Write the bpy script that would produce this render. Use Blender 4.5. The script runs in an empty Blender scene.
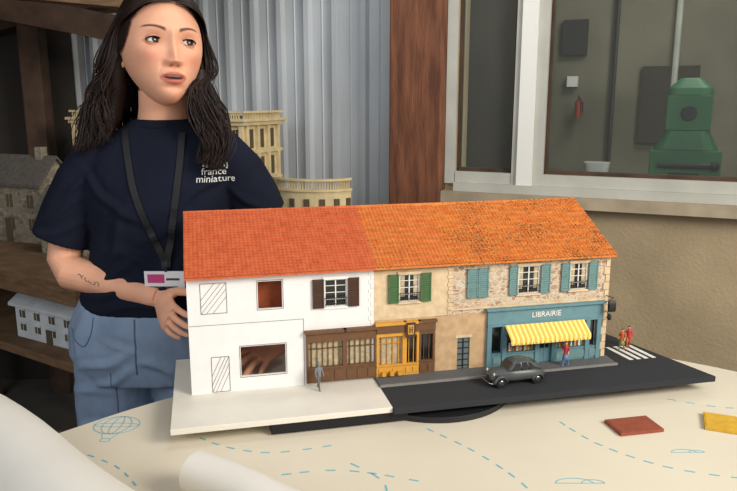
import bpy, bmesh, math, random
import numpy as np
from mathutils import Vector, Matrix, Euler
from mathutils.bvhtree import BVHTree
R=math.radians
random.seed(7)
scene=bpy.context.scene
COL=scene.collection
scene.view_settings.view_transform='Standard'

# ------------------------------------------------------------ materials
def srgb(c):
    return tuple(((x/255)/12.92 if x/255<=0.04045 else (((x/255)+0.055)/1.055)**2.4) for x in c)+(1,)
def mat(name,col,rough=.6,var=0,scale=20,bump=0,bscale=None,metal=0,spec=.4,col2=None,stretch=None,detail=4,sss=0):
    m=bpy.data.materials.new(name); m.use_nodes=True
    nt=m.node_tree; b=nt.nodes['Principled BSDF']
    c=srgb(col); b.inputs['Base Color'].default_value=c
    b.inputs['Roughness'].default_value=rough; b.inputs['Metallic'].default_value=metal
    b.inputs['Specular IOR Level'].default_value=spec
    if sss:
        b.inputs['Subsurface Weight'].default_value=sss; b.inputs['Subsurface Radius'].default_value=(.01,.004,.002); b.inputs['Subsurface Scale'].default_value=1
    if var or bump or col2:
        tc=nt.nodes.new('ShaderNodeTexCoord'); mp=nt.nodes.new('ShaderNodeMapping')
        if stretch: mp.inputs['Scale'].default_value=stretch
        nt.links.new(tc.outputs['Object'],mp.inputs['Vector'])
    if var or col2:
        n=nt.nodes.new('ShaderNodeTexNoise'); n.inputs['Scale'].default_value=scale; n.inputs['Detail'].default_value=detail
        nt.links.new(mp.outputs[0],n.inputs['Vector'])
        r=nt.nodes.new('ShaderNodeValToRGB'); e=r.color_ramp.elements
        e[0].position=.32; e[1].position=.68
        if col2: e[0].color=c; e[1].color=srgb(col2)
        else:
            e[0].color=tuple(x*(1-var) for x in c[:3])+(1,); e[1].color=tuple(min(1,x*(1+var)) for x in c[:3])+(1,)
        nt.links.new(n.outputs['Fac'],r.inputs['Fac']); nt.links.new(r.outputs['Color'],b.inputs['Base Color'])
    if bump:
        n2=nt.nodes.new('ShaderNodeTexNoise'); n2.inputs['Scale'].default_value=bscale or scale; n2.inputs['Detail'].default_value=5
        nt.links.new(mp.outputs[0],n2.inputs['Vector'])
        bp=nt.nodes.new('ShaderNodeBump'); bp.inputs['Strength'].default_value=min(1,bump); bp.inputs['Distance'].default_value=.6/(bscale or scale)*bump
        nt.links.new(n2.outputs['Fac'],bp.inputs['Height']); nt.links.new(bp.outputs[0],b.inputs['Normal'])
    return m
def speckle(name,c1,c2,cdark,thr,scale=60,dscale=260,wid=.05):
    m=mat(name,c1,.75,col2=c2,scale=scale); nt=m.node_tree; b=nt.nodes['Principled BSDF']
    base=b.inputs['Base Color'].links[0].from_socket
    tc=nt.nodes.new('ShaderNodeTexCoord')
    n=nt.nodes.new('ShaderNodeTexNoise'); n.inputs['Scale'].default_value=dscale; n.inputs['Detail'].default_value=3
    nt.links.new(tc.outputs['Object'],n.inputs['Vector'])
    n3=nt.nodes.new('ShaderNodeTexNoise'); n3.inputs['Scale'].default_value=11; n3.inputs['Detail'].default_value=2
    nt.links.new(tc.outputs['Object'],n3.inputs['Vector'])
    ad=nt.nodes.new('ShaderNodeMath'); ad.operation='MULTIPLY_ADD'; ad.inputs[1].default_value=.35
    nt.links.new(n3.outputs['Fac'],ad.inputs[0]); nt.links.new(n.outputs['Fac'],ad.inputs[2])
    r=nt.nodes.new('ShaderNodeValToRGB'); r.color_ramp.elements[0].position=thr; r.color_ramp.elements[1].position=thr+wid
    nt.links.new(ad.outputs[0],r.inputs['Fac'])
    mx=nt.nodes.new('ShaderNodeMixRGB'); mx.inputs[2].default_value=srgb(cdark)
    nt.links.new(r.outputs['Color'],mx.inputs['Fac']); nt.links.new(base,mx.inputs[1]); nt.links.new(mx.outputs[0],b.inputs['Base Color'])
    return m
def rubble(name,ca,cb,mort,scale,squash=1.5):
    m=bpy.data.materials.new(name); m.use_nodes=True; nt=m.node_tree; b=nt.nodes['Principled BSDF']; b.inputs['Roughness'].default_value=.85
    tc=nt.nodes.new('ShaderNodeTexCoord'); mp=nt.nodes.new('ShaderNodeMapping'); mp.inputs['Scale'].default_value=(1,1,squash)
    nt.links.new(tc.outputs['Object'],mp.inputs['Vector'])
    v=nt.nodes.new('ShaderNodeTexVoronoi'); v.inputs['Scale'].default_value=scale; nt.links.new(mp.outputs[0],v.inputs['Vector'])
    d=nt.nodes.new('ShaderNodeTexVoronoi'); d.feature='DISTANCE_TO_EDGE'; d.inputs['Scale'].default_value=scale; nt.links.new(mp.outputs[0],d.inputs['Vector'])
    sp=nt.nodes.new('ShaderNodeSeparateColor'); nt.links.new(v.outputs['Color'],sp.inputs[0])
    r=nt.nodes.new('ShaderNodeValToRGB'); r.color_ramp.elements[0].color=srgb(ca); r.color_ramp.elements[1].color=srgb(cb)
    nt.links.new(sp.outputs[0],r.inputs['Fac'])
    e=nt.nodes.new('ShaderNodeValToRGB'); e.color_ramp.elements[0].position=.04; e.color_ramp.elements[1].position=.12
    nt.links.new(d.outputs['Distance'],e.inputs['Fac'])
    mx=nt.nodes.new('ShaderNodeMixRGB'); mx.inputs[1].default_value=srgb(mort)
    nt.links.new(e.outputs['Color'],mx.inputs['Fac']); nt.links.new(r.outputs['Color'],mx.inputs[2]); nt.links.new(mx.outputs[0],b.inputs['Base Color'])
    bp=nt.nodes.new('ShaderNodeBump'); bp.inputs['Strength'].default_value=.6; bp.inputs['Distance'].default_value=.1/scale
    nt.links.new(e.outputs['Color'],bp.inputs['Height']); nt.links.new(bp.outputs[0],b.inputs['Normal'])
    return m
def stripes(name,c1,c2,freq):
    m=bpy.data.materials.new(name); m.use_nodes=True; nt=m.node_tree; b=nt.nodes['Principled BSDF']; b.inputs['Roughness'].default_value=.8
    tc=nt.nodes.new('ShaderNodeTexCoord'); s=nt.nodes.new('ShaderNodeSeparateXYZ'); nt.links.new(tc.outputs['Object'],s.inputs[0])
    a=nt.nodes.new('ShaderNodeMath'); a.operation='MULTIPLY'; a.inputs[1].default_value=freq; nt.links.new(s.outputs[0],a.inputs[0])
    f=nt.nodes.new('ShaderNodeMath'); f.operation='FRACT'; nt.links.new(a.outputs[0],f.inputs[0])
    g=nt.nodes.new('ShaderNodeMath'); g.operation='GREATER_THAN'; g.inputs[1].default_value=.5; nt.links.new(f.outputs[0],g.inputs[0])
    mx=nt.nodes.new('ShaderNodeMixRGB'); mx.inputs[1].default_value=srgb(c1); mx.inputs[2].default_value=srgb(c2)
    nt.links.new(g.outputs[0],mx.inputs['Fac']); nt.links.new(mx.outputs[0],b.inputs['Base Color'])
    return m
def vcol(name,rough=.5,sss=0,spec=.4):
    m=bpy.data.materials.new(name); m.use_nodes=True; nt=m.node_tree; b=nt.nodes['Principled BSDF']
    b.inputs['Roughness'].default_value=rough; b.inputs['Specular IOR Level'].default_value=spec
    a=nt.nodes.new('ShaderNodeVertexColor'); a.layer_name='Col'; nt.links.new(a.outputs['Color'],b.inputs['Base Color'])
    if sss: b.inputs['Subsurface Weight'].default_value=sss; b.inputs['Subsurface Radius'].default_value=(.01,.004,.002); b.inputs['Subsurface Scale'].default_value=1
    return m
def glassmat(name,tint=(.9,.95,.95)):
    m=bpy.data.materials.new(name); m.use_nodes=True; nt=m.node_tree; nt.nodes.clear()
    o=nt.nodes.new('ShaderNodeOutputMaterial'); t=nt.nodes.new('ShaderNodeBsdfTransparent'); t.inputs[0].default_value=tint+(1,)
    g=nt.nodes.new('ShaderNodeBsdfDiffuse'); g.inputs[0].default_value=(.5,.5,.45,1)
    x=nt.nodes.new('ShaderNodeMixShader'); x.inputs[0].default_value=.04
    nt.links.new(t.outputs[0],x.inputs[1]); nt.links.new(g.outputs[0],x.inputs[2]); nt.links.new(x.outputs[0],o.inputs[0])
    return m

# ------------------------------------------------------------ mesh builder
class MB:
    def __init__(s): s.v=[]; s.f=[]; s.mi=[]; s.mats=[]; s.T=None
    def _m(s,m):
        if m not in s.mats: s.mats.append(m)
        return s.mats.index(m)
    def add(s,vs,fs,m):
        o=len(s.v); k=s._m(m)
        s.v+= [tuple(s.T@Vector(p)) for p in vs] if s.T is not None else [tuple(p) for p in vs]
        for f in fs: s.f.append(tuple(i+o for i in f)); s.mi.append(k)
    def box(s,c,sz,m,rot=None):
        vs=[]
        for x in(-.5,.5):
            for y in(-.5,.5):
                for z in(-.5,.5):
                    p=Vector((x*sz[0],y*sz[1],z*sz[2]))
                    if rot is not None: p=rot@p
                    vs.append(p+Vector(c))
        s.add(vs,[(0,1,3,2),(4,6,7,5),(0,4,5,1),(2,3,7,6),(0,2,6,4),(1,5,7,3)],m)
    def bx(s,x0,x1,y0,y1,z0,z1,m): s.box(((x0+x1)/2,(y0+y1)/2,(z0+z1)/2),(abs(x1-x0),abs(y1-y0),abs(z1-z0)),m)
    def beam(s,a,b,w,h,m):
        a=Vector(a);b=Vector(b);d=(b-a); L=d.length; q=d.to_track_quat('X','Z').to_matrix()
        s.box((a+b)/2,(L,w,h),m,q)
    def prism(s,poly,ext,m):
        n=len(poly); e=Vector(ext); vs=[Vector(p) for p in poly]+[Vector(p)+e for p in poly]
        fs=[tuple(range(n)),tuple(range(2*n-1,n-1,-1))]+[(i,i+n,(i+1)%n+n,(i+1)%n) for i in range(n)]
        s.add(vs,fs,m)
    def rings(s,rings,m,cap=True,closed=True):
        n=len(rings[0]); vs=[p for r in rings for p in r]; fs=[]
        for i in range(len(rings)-1):
            for j in range(n if closed else n-1):
                a=i*n+j; b=i*n+(j+1)%n; fs.append((a,b,b+n,a+n))
        if cap: fs.append(tuple(range(n))[::-1]); fs.append(tuple(range((len(rings)-1)*n,len(rings)*n)))
        s.add(vs,fs,m)
    def loft(s,secs,m,n=28,ex=2.0,cap=True):
        rs=[]
        for c,A,B in secs:
            c=Vector(c);A=Vector(A);B=Vector(B); r=[]
            for j in range(n):
                t=2*math.pi*j/n; ct,st=math.cos(t),math.sin(t)
                r.append(c+A*(math.copysign(abs(ct)**(2/ex),ct))+B*(math.copysign(abs(st)**(2/ex),st)))
            rs.append(r)
        s.rings(rs,m,cap)
    def tube(s,pts,rad,m,n=8,up=None,cap=True):
        pts=[Vector(p) for p in pts]; secs=[]
        u=Vector(up) if up else None
        for i,p in enumerate(pts):
            t=(pts[min(i+1,len(pts)-1)]-pts[max(i-1,0)]).normalized()
            if u is None: u=Vector((0,0,1)) if abs(t.z)<.9 else Vector((1,0,0))
            a=(u-t*u.dot(t))
            if a.length<1e-6: a=t.orthogonal()
            a.normalize(); b=t.cross(a); u=a
            r=rad[i] if isinstance(rad,(list,tuple)) else rad
            ra,rb=(r if isinstance(r,tuple) else (r,r))
            secs.append((p,a*ra,b*rb))
        s.loft(secs,m,n,cap=cap)
    def ball(s,c,r,m,n=16,k=10):
        r=r if isinstance(r,(tuple,list)) else (r,r,r); rs=[]
        for i in range(k+1):
            l=-math.pi/2+math.pi*i/k; l=max(min(l,1.55),-1.55)
            rs.append([Vector(c)+Vector((r[0]*math.cos(l)*math.cos(2*math.pi*j/n),r[1]*math.cos(l)*math.sin(2*math.pi*j/n),r[2]*math.sin(l))) for j in range(n)])
        s.rings(rs,m)
    def wall(s,u0,u1,v0,v1,holes,y0,y1,m):
        us=sorted({u0,u1,*[h[0] for h in holes],*[h[1] for h in holes]}); vs=sorted({v0,v1,*[h[2] for h in holes],*[h[3] for h in holes]})
        us=[u for u in us if u0<=u<=u1]; vs=[v for v in vs if v0<=v<=v1]
        for i in range(len(us)-1):
            for j in range(len(vs)-1):
                cu=(us[i]+us[i+1])/2; cv=(vs[j]+vs[j+1])/2
                if any(h[0]<cu<h[1] and h[2]<cv<h[3] for h in holes): continue
                s.bx(us[i],us[i+1],y0,y1,vs[j],vs[j+1],m)
    def build(s,name,parent=None,smooth=False,bevel=0,recalc=True,matrix=None):
        me=bpy.data.meshes.new(name); me.from_pydata(s.v,[],s.f)
        for m in s.mats: me.materials.append(m)
        for p,k in zip(me.polygons,s.mi): p.material_index=k; p.use_smooth=smooth
        me.update()
        if recalc:
            bm=bmesh.new(); bm.from_mesh(me); bmesh.ops.recalc_face_normals(bm,faces=bm.faces); bm.to_mesh(me); bm.free()
        o=bpy.data.objects.new(name,me); COL.objects.link(o)
        if matrix is not None: o.matrix_world=matrix
        if parent: o.parent=parent
        if bevel:
            b=o.modifiers.new('Bevel','BEVEL'); b.width=bevel; b.segments=2; b.limit_method='ANGLE'
        return o
def empty(name,loc=(0,0,0),rz=0,parent=None):
    e=bpy.data.objects.new(name,None); COL.objects.link(e); e.location=loc; e.rotation_euler=(0,0,rz); e.empty_display_size=.05
    if parent: e.parent=parent
    return e
def remesh(o,vox,it=6,fac=.5):
    mats=list(o.data.materials)
    r=o.modifiers.new('r','REMESH'); r.mode='VOXEL'; r.voxel_size=vox; r.use_smooth_shade=True
    if it: sm=o.modifiers.new('s','SMOOTH'); sm.iterations=it; sm.factor=fac
    dg=bpy.context.evaluated_depsgraph_get(); dg.update()
    me=bpy.data.meshes.new_from_object(o.evaluated_get(dg)); o.modifiers.clear(); o.data=me
    if len(me.materials)==0:
        for m in mats: me.materials.append(m)
    for p in me.polygons: p.use_smooth=True
    return o
def text(s,size,m,name,parent=None,loc=(0,0,0),rot=(0,0,0),ext=.0003):
    c=bpy.data.curves.new(name,'FONT'); c.body=s; c.size=size; c.extrude=ext; c.align_x='CENTER'; c.align_y='CENTER'
    o=bpy.data.objects.new(name,c); COL.objects.link(o); dg=bpy.context.evaluated_depsgraph_get(); dg.update()
    me=bpy.data.meshes.new_from_object(o.evaluated_get(dg)); bpy.data.objects.remove(o)
    o=bpy.data.objects.new(name,me); COL.objects.link(o); me.materials.clear(); me.materials.append(m)
    o.location=loc; o.rotation_euler=rot
    if parent: o.parent=parent
    return o

# ------------------------------------------------------------ palette
M={}
M['white']=mat('white_board',(230,228,224),.55,.03,30)
M['base_white']=mat('base_white',(222,216,202),.5,.03,20)
M['line']=mat('pencil_line',(70,66,62),.8)
M['cream']=mat('cream_render',(206,182,146),.85,.12,60,.2,200)
M['tan']=mat('tan_render',(186,154,116),.85,.15,50,.3,200)
M['stone']=rubble('rubble_stone',(160,122,92),(204,182,152),(200,188,168),85,1.5)
M['roofA']=speckle('roof_tile_red',(186,86,46),(202,104,60),(152,70,40),.84)
M['roofB']=speckle('roof_tile_orange',(194,104,44),(210,126,60),(142,80,42),.78,wid=.10)
M['roofC']=speckle('roof_tile_lichen',(198,108,42),(214,132,58),(96,64,40),.72,dscale=300,wid=.10)
M['brown']=mat('shop_brown',(104,72,46),.6,.1,80)
M['dbrown']=mat('dark_brown',(74,50,36),.6,.1,80)
M['yellow']=mat('shop_yellow',(206,150,56),.6,.06,60)
M['green']=mat('shutter_green',(72,104,64),.6)
M['teal']=mat('shutter_teal',(104,136,134),.65,.08,90)
M['blue']=mat('shop_blue',(96,132,140),.6,.08,60)
M['bluegrey']=mat('door_bluegrey',(96,106,104),.7)
M['dark']=mat('glass_dark',(30,31,30),.12,spec=.6)
M['lite']=mat('window_white',(226,224,216),.5)
M['beige']=mat('curtain',(176,160,128),.8,.25,120)
M['black']=mat('black',(18,18,19),.6)
M['iron']=mat('iron',(30,30,32),.5)
M['asphalt']=mat('asphalt',(42,43,46),.9,.18,400,.3,500)
M['pave']=mat('pavement',(92,92,92),.9,.12,200,.2,400)
M['curb']=mat('curb',(130,127,120),.9,.1,150)
M['brick']=mat('interior_brick',(150,74,40),.85,.15,50)
M['awn']=stripes('awning_stripe',(238,216,130),(216,176,70),90)

# ------------------------------------------------------------ camera
CZ=1.36
cam=bpy.data.cameras.new('camera'); co=bpy.data.objects.new('camera',cam); COL.objects.link(co)
co.location=(0,0,CZ); co.rotation_euler=(R(90-11.7),0,0); cam.lens=34.19; cam.sensor_width=36; cam.clip_start=.02
scene.camera=co

# ------------------------------------------------------------ architectural model
PZ=CZ-.565
model=empty('architectural_street_model',(-.3456,1.2827,PZ),R(13.4))
H=.245; T=.005
b=MB(); b.bx(-.036,.368,-.144,.205,-.011,0,M['base_white']); b.build('white_base',model,bevel=.001)
b=MB(); b.prism([(.368,-.152,-.012),(1.066,-.155,-.012),(1.0,.12,-.012),(.96,.24,-.012),(.368,.24,-.012)],(0,0,.012),M['asphalt']); 
b.build('street_base',model,bevel=.001)
b=MB(); b.prism([(.368,-.047,0),(.90,-.047,0),(.905,.0,0),(.368,0,0)],(0,0,.004),M['pave']); b.prism([(.368,-.051,0),(.902,-.051,0),(.902,-.047,0),(.368,-.047,0)],(0,0,.0045),M['curb']); b.build('sidewalk',model)
b=MB()
for i in range(4):
    x=.945+.019*i; b.prism([(x,-.03,0.0),(x+.010,-.03,0.0),(x+.002,.055,0),(x-.008,.055,0)],(0,0,.0006),M['lite'])
b.build('zebra_crossing',model)
b=MB(); b.loft([((.47,.02,-.013),(.13,0,0),(0,.13,0)),((.47,.02,-.022),(.13,0,0),(0,.13,0))],M['black'],n=48)
b.loft([((.49,.0,-.023),(.165,0,0),(0,.165,0)),((.49,.0,-.0345),(.165,0,0),(0,.165,0))],M['iron'],n=64)
b.bx(.14,.40,-.138,-.11,-.032,-.012,M['black']); b.bx(.12,.9,.12,.15,-.022,-.012,M['black']); b.build('turntable',model,bevel=.0006)

# walls
W3=(.8035,.8445,.1625,.2218)
b=MB()
holesL=[(.134,.181,.166,.221),(.097,.185,.030,.091)]
b.wall(0,.222,0,H,holesL,0,T,M['white'])
b.wall(.222,.366,0,H,[(.2655,.3106,.161,.2175),(.23,.362,.02,.105)],0,T,M['white'])
b.wall(.366,.53,0,H,[(.4198,.4628,.161,.2188),(.372,.495,.02,.105)],0,T,M['cream'])
b.wall(.53,.897,0,H,[(.6823,.7312,.161,.2215),W3,(.548,.576,0,.074),(.625,.87,.01,.115)],0,T,M['stone'])
for u,m in((0,M['white']),(.892,M['stone'])):
    b.prism([(u,T,0),(u,.2,0),(u,.2,.327),(u,.18,.333),(u,T,H)],(.005,0,0),m)
b.bx(.364,.368,T,.2,0,.24,M['white']); b.bx(.368,.897,.195,.2,0,.325,M['white'])
b.bx(.366,.892,T,.195,.118,.122,M['white']); b.bx(.125,.20,.03,.035,.15,.232,M['brick']); 
b.build('walls',model)
b=MB()
b.wall(.497,.613,.002,.125,[(.548,.576,0.002,.076)],-.0018,0,M['tan'])
b.bx(.37,.53,-.0016,0,.118,.125,M['tan']); b.bx(.366,.53,-.002,0,.228,.245,M['tan'])
b.bx(.53,.897,-.003,0,.135,.139,M['cream'])
for i in range(14):
    w=.012 if i%2 else .008; b.bx(.897-w,.8985,-.002,.004,.004+i*.0172,.004+i*.0172+.0155,M['cream'])
    b.bx(.53-w/2,.53+w/2,-.0015,0,.128+i*.0085,.128+i*.0085+.0075,M['cream'])
for i in range(13):
    w=.010 if i%2 else .006; b.bx(.366-w,.366,-.0012,0,.118+i*.0095,.118+i*.0095+.0085,M['white'])
for (u0,u1,v0,v1) in [(.6823,.7312,.161,.2215),W3,(.4198,.4628,.161,.2188)]:
    b.bx(u0-.004,u1+.004,-.003,0,v1,v1+.006,M['cream']); b.bx(u0-.004,u1+.004,-.004,0,v0-.004,v0,M['cream'])
b.bx(.2655-.004,.3106+.004,-.003,0,.157,.161,M['white']); b.bx(.2655-.004,.3106+.004,-.003,0,.2175,.2235,M['white'])
b.build('wall_trim',model)
b=MB()
def ln(a,c,w=.0006):
    a=Vector((a[0],-.0004,a[1])); c=Vector((c[0],-.0004,c[1])); b.beam(a,c,.0006,w*1.3,M['line'])
def rect(u0,u1,v0,v1):
    ln((u0,v0),(u1,v0)); ln((u1,v0),(u1,v1)); ln((u1,v1),(u0,v1)); ln((u0,v1),(u0,v0))
def hatch(u0,u1,v0,v1):
    w=u1-u0; h=v1-v0
    for t in (.55,.8,1.0,1.2,1.45):
        s=(u0,v0+h*(1-t)) if t<=1 else (u0+w*(t-1),v0); e=(u0+w*t,v1) if t<=1 else (u1,v1-h*(t-1)); ln(s,e,.0004)
rect(.025,.074,.163,.223); hatch(.025,.074,.163,.223); rect(.040,.074,.002,.074); hatch(.040,.074,.002,.074)
rect(.132,.183,.164,.223); rect(.095,.187,.028,.093)
ln((0,.140),(.222,.1395),.0004); ln((.222,.0),(.222,.14),.0004)
b.build('pencil_marks',model)
def mwin(b,u0,u1,v0,v1,cur=False):
    b.bx(u0,u1,T*.8,T,v0,v1,M['dark']); w=.0022
    if cur: b.bx(u0+.003,u0+.012,.003,.0038,v0+.01,v1,M['beige']); b.bx(u1-.012,u1-.003,.003,.0038,v0+.01,v1,M['beige'])
    for x in(u0,u1-w,(u0+u1)/2-w/2): b.bx(x,x+w,.001,.0032,v0,v1,M['lite'])
    for z in(v0,v1-w): b.bx(u0,u1,.001,.0032,z,z+w,M['lite'])
    for k in(1,2,3): z=v0+(v1-v0)*k/4; b.bx(u0,u1,.0015,.003,z,z+.0012,M['lite'])
    for z in(v0+.006,v0+.018): b.bx(u0,u1,-.004,-.003,z,z+.0012,M['iron'])
    n=9
    for i in range(n): x=u0+(u1-u0)*(i+.5)/n; b.bx(x,x+.0007,-.004,-.003,v0+.003,v0+.018,M['iron'])
    for x in(u0,u1-.001): b.bx(x,x+.001,-.004,0,v0+.017,v0+.018,M['iron'])
b=MB()
mwin(b,.2655,.3106,.161,.2175); mwin(b,.4198,.4628,.161,.2188,True); mwin(b,.6823,.7312,.161,.2215,True); mwin(b,*W3,True)
b.build('model_windows',model)
def shut(b,u0,u1,v0,v1,m):
    b.bx(u0,u1,-.0035,-.0012,v0,v1,m)
    w=.0025
    for x in(u0,u1-w): b.bx(x,x+w,-.0048,-.003,v0,v1,m)
    for z in(v0,v1-w,(v0+v1)/2): b.bx(u0,u1,-.0048,-.003,z,z+w,m)
    k=12
    for i in range(k): z=v0+.003+(v1-v0-.006)*i/k; b.box(((u0+u1)/2,-.0035,z),(u1-u0-.004,.0022,.0012),m,Matrix.Rotation(.5,3,'X'))
b=MB()
shut(b,.241,.2635,.160,.219,M['dbrown']); shut(b,.3126,.335,.160,.219,M['dbrown'])
shut(b,.3964,.418,.160,.220,M['green']); shut(b,.4648,.487,.160,.220,M['green'])
shut(b,.5663,.5895,.160,.222,M['teal']); shut(b,.5905,.6136,.160,.222,M['teal'])
shut(b,.6610,.6800,.160,.223,M['teal']); shut(b,.7335,.755,.160,.223,M['teal'])
shut(b,.7815,.8012,.161,.223,M['teal']); shut(b,.8468,.868,.161,.223,M['teal'])
b.build('shutters',model)
b=MB()
def shop(u0,u1,zt,m,n,zb=.03,glass=M['dark'],zl=.09,hb=0):
    b.bx(u0,u1,-.006,.002,zl,zt,m); b.bx(u0-.003,u1+.003,-.011,0,zt-.003,zt+.003,m)
    b.bx(u0,u1,-.006,.002,0.004,zb,m); b.bx(u0,u1,-.008,.0,zb,zb+.003,m)
    b.bx(u0,u1,.002,.004,zb,zl,glass)
    for i in range(n+1):
        x=u0+(u1-u0)*i/n; w=.0045 if i in(0,n) else .0012; x0=min(max(x-w/2,u0),u1-w); b.bx(x0,x0+w,-.006 if i in(0,n) else -.001,.002,zb,zl,m)
    if hb: b.bx(u0,u1,-.001,.002,zl-.016,zl-.0148,m)
    k=max(2,n//2)
    for i in range(k):
        x=u0+(u1-u0)*(i+.15)/k; x1=u0+(u1-u0)*(i+.85)/k; b.bx(x,x1,-.0075,-.005,.009,zb-.005,m)
shop(.226,.305,.112,M['brown'],7,.034,M['beige'],hb=1); shop(.305,.371,.112,M['brown'],6,.034,M['beige'],hb=1)
shop(.371,.431,.118,M['yellow'],5,.026,M['beige'],hb=1); shop(.431,.462,.118,M['yellow'],3,.026); shop(.462,.497,.118,M['brown'],3,.03,M['dark'])
b.bx(.371,.497,-.0085,-.006,.098,.116,M['brown'])
b.bx(.432,.452,-.0125,-.0085,.088,.119,M['dbrown']); b.bx(.436,.448,-.0132,-.0124,.094,.114,M['yellow']); b.bx(.4385,.4405,-.0138,-.0131,.097,.111,M['dbrown']); b.bx(.4435,.4455,-.0138,-.0131,.097,.111,M['dbrown']); b.bx(.4385,.4455,-.0138,-.0131,.103,.105,M['dbrown'])
for u in(.385,.402,.419): b.box((u,-.012,.012),(.008,.008,.008),M['yellow'])
b.build('shopfronts',model)
b=MB(); b.bx(.548,.576,.0015,.004,.004,.074,M['bluegrey']); b.bx(.561,.563,-.0002,.002,.004,.074,M['iron'])
for k in range(5): b.bx(.55,.5745,.0005,.002,.01+k*.013,.012+k*.013,M['iron'])
b.bx(.543,.581,-.003,0,.074,.08,M['cream']); b.build('cottage_door',model)
b=MB(); B=M['blue']
u0,u1=.613,.884
b.bx(u0,u1,-.008,.001,.098,.13,B); b.bx(u0-.004,u1+.004,-.014,0,.130,.135,B); b.bx(u0,u1,-.010,0,.094,.098,B)
for x in(u0,.648,.725,.765,.845,u1-.012): b.bx(x,x+.010,-.009,.001,.004,.098,B)
for (x0,x1) in((.625,.650),(.655,.727),(.773,.848),(.853,.876)):
    b.bx(x0,x1,-.006,.001,.004,.030,B); b.bx(x0,x1,-.0075,0,.030,.033,B); b.bx(x0+.004,x1-.004,-.0078,-.006,.009,.025,M['teal'])
b.bx(.625,.878,.001,.003,.004,.10,M['dark'])
for x in(.675,.70,.795,.82): b.bx(x,x+.0015,-.004,.001,.033,.094,B)
b.bx(.737,.762,-.002,.001,.004,.035,B); b.bx(.735,.7375,-.003,.001,.004,.09,B); b.bx(.7605,.763,-.003,.001,.004,.09,B); b.bx(.749,.751,-.003,.001,.004,.09,B)
for k in range(16):
    x=.657+.0045*k if k<15 else .72; b.bx(x,x+.0035,-.002,.001,.034,.044+.004*(k%3),[M['beige'],M['brick'],M['lite'],M['yellow']][k%4])
for k in range(15):
    x=.776+.0047*k; b.bx(x,x+.0035,-.002,.001,.034,.044+.004*((k+1)%3),[M['lite'],M['teal'],M['yellow'],M['brick']][k%4])
b.build('bookshop_front',model)
b=MB(); a0,a1=.652,.838
b.rings([[(x,-.010,.096),(x,-.042,.074),(x,-.0425,.066),(x,-.0415,.066),(x,-.041,.0735),(x,-.010,.094)] for x in(a0,a1)],M['awn'])
for k in range(22): 
    x=a0+(a1-a0)*(k+.5)/22; b.bx(x-.0036,x+.0036,-.0428,-.0415,.062,.067,M['awn'])
b.tube([(a0+.003,-.008,.074),(a0+.003,-.041,.068)],.0007,M['iron'],6); b.tube([(a1-.003,-.008,.074),(a1-.003,-.041,.068)],.0007,M['iron'],6)
b.build('awning',model)
text('LIBRAIRIE',.0165,M['lite'],'shop_lettering',model,(.748,-.0085,.1145),(R(90),0,0),.0005)
b=MB(); b.tube([(.893,-.001,.145),(.893,-.032,.147)],.0009,M['iron'],6); b.tube([(.893,-.001,.130),(.893,-.016,.136),(.893,-.03,.147)],.0008,M['iron'],6)
b.loft([((.893-.006,-.024,.126),(0,.004,0),(0,0,.013)),((.893+.010,-.024,.126),(0,.004,0),(0,0,.013))],M['iron'],n=20)
b.tube([(.893,-.004,.112),(.895,-.014,.102),(.893,-.006,.094)],.0009,M['iron'],6); b.ball((.894,-.018,.100),(.005,.005,.008),M['iron'],8,6); b.build('hanging_sign',model)

# tiled roof
def roof():
    ua,ub=-.003,.904; w=.0082; ncol=int((ub-ua)/w); w=(ub-ua)/ncol; nu=ncol*6
    rows=24; nv=rows*3
    e=np.array([-.016,.2385]); rd=np.array([.178,.334]); L=np.linalg.norm(rd-e); tdir=(rd-e)/L; nn=np.array([-tdir[1],tdir[0]])
    vs=[];fs=[];mi=[]
    for j in range(nv+1):
        r=j/3; sj=min(L,(math.floor(r)+ (0,.02,.5)[j%3])*L/rows) if j<nv else L
        hstep=(0.0,.0018,.0009)[j%3]
        for i in range(nu+1):
            u=ua+(ub-ua)*i/nu; ph=(i/6)%1; amp=.0011 if u<.367 else .0017
            jit=.0005*math.sin(i//6*12.9+(j//3)*78.2) if u>.367 else 0
            h=amp*abs(math.sin(math.pi*ph))+hstep+.0006+jit
            p=e+tdir*sj+nn*h
            sag=.0015*math.sin(u*9)+.0008*math.sin(u*31)
            vs.append((u,p[0],p[1]+sag*min(1,sj/L)))
    for j in range(nv):
        for i in range(nu):
            a=j*(nu+1)+i; fs.append((a,a+1,a+nu+2,a+nu+1)); u=ua+(ub-ua)*i/nu; mi.append(0 if u<.367 else(1 if u<.53 else 2))
    me=bpy.data.meshes.new('roof_tiles'); me.from_pydata(vs,[],fs)
    for k in('roofA','roofB','roofC'): me.materials.append(M[k])
    me.polygons.foreach_set('material_index',mi); me.update()
    o=bpy.data.objects.new('roof_tiles',me); COL.objects.link(o); o.parent=model
    b=MB()
    for a,c,m in((ua,.367,'roofA'),(.367,.53,'roofB'),(.53,ub,'roofC')):
        b.prism([(a,-.016,.2345),(a,.178,.330),(a,.212,.320),(a,.212,.323),(a,.178,.334),(a,-.016,.2385)],(c-a,0,0),M[m])
        n=int((c-a)/.018)
        for i in range(n):
            x=a+(c-a)*i/n; x1=a+(c-a)*(i+1)/n+.001
            b.loft([((x,.178,.3325),(0,.0055,0),(0,0,.0046)),((x1,.178,.3333),(0,.005,0),(0,0,.0042))],M[m],n=10)
    b.build('roof_slab_and_ridge',model)
roof()

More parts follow.
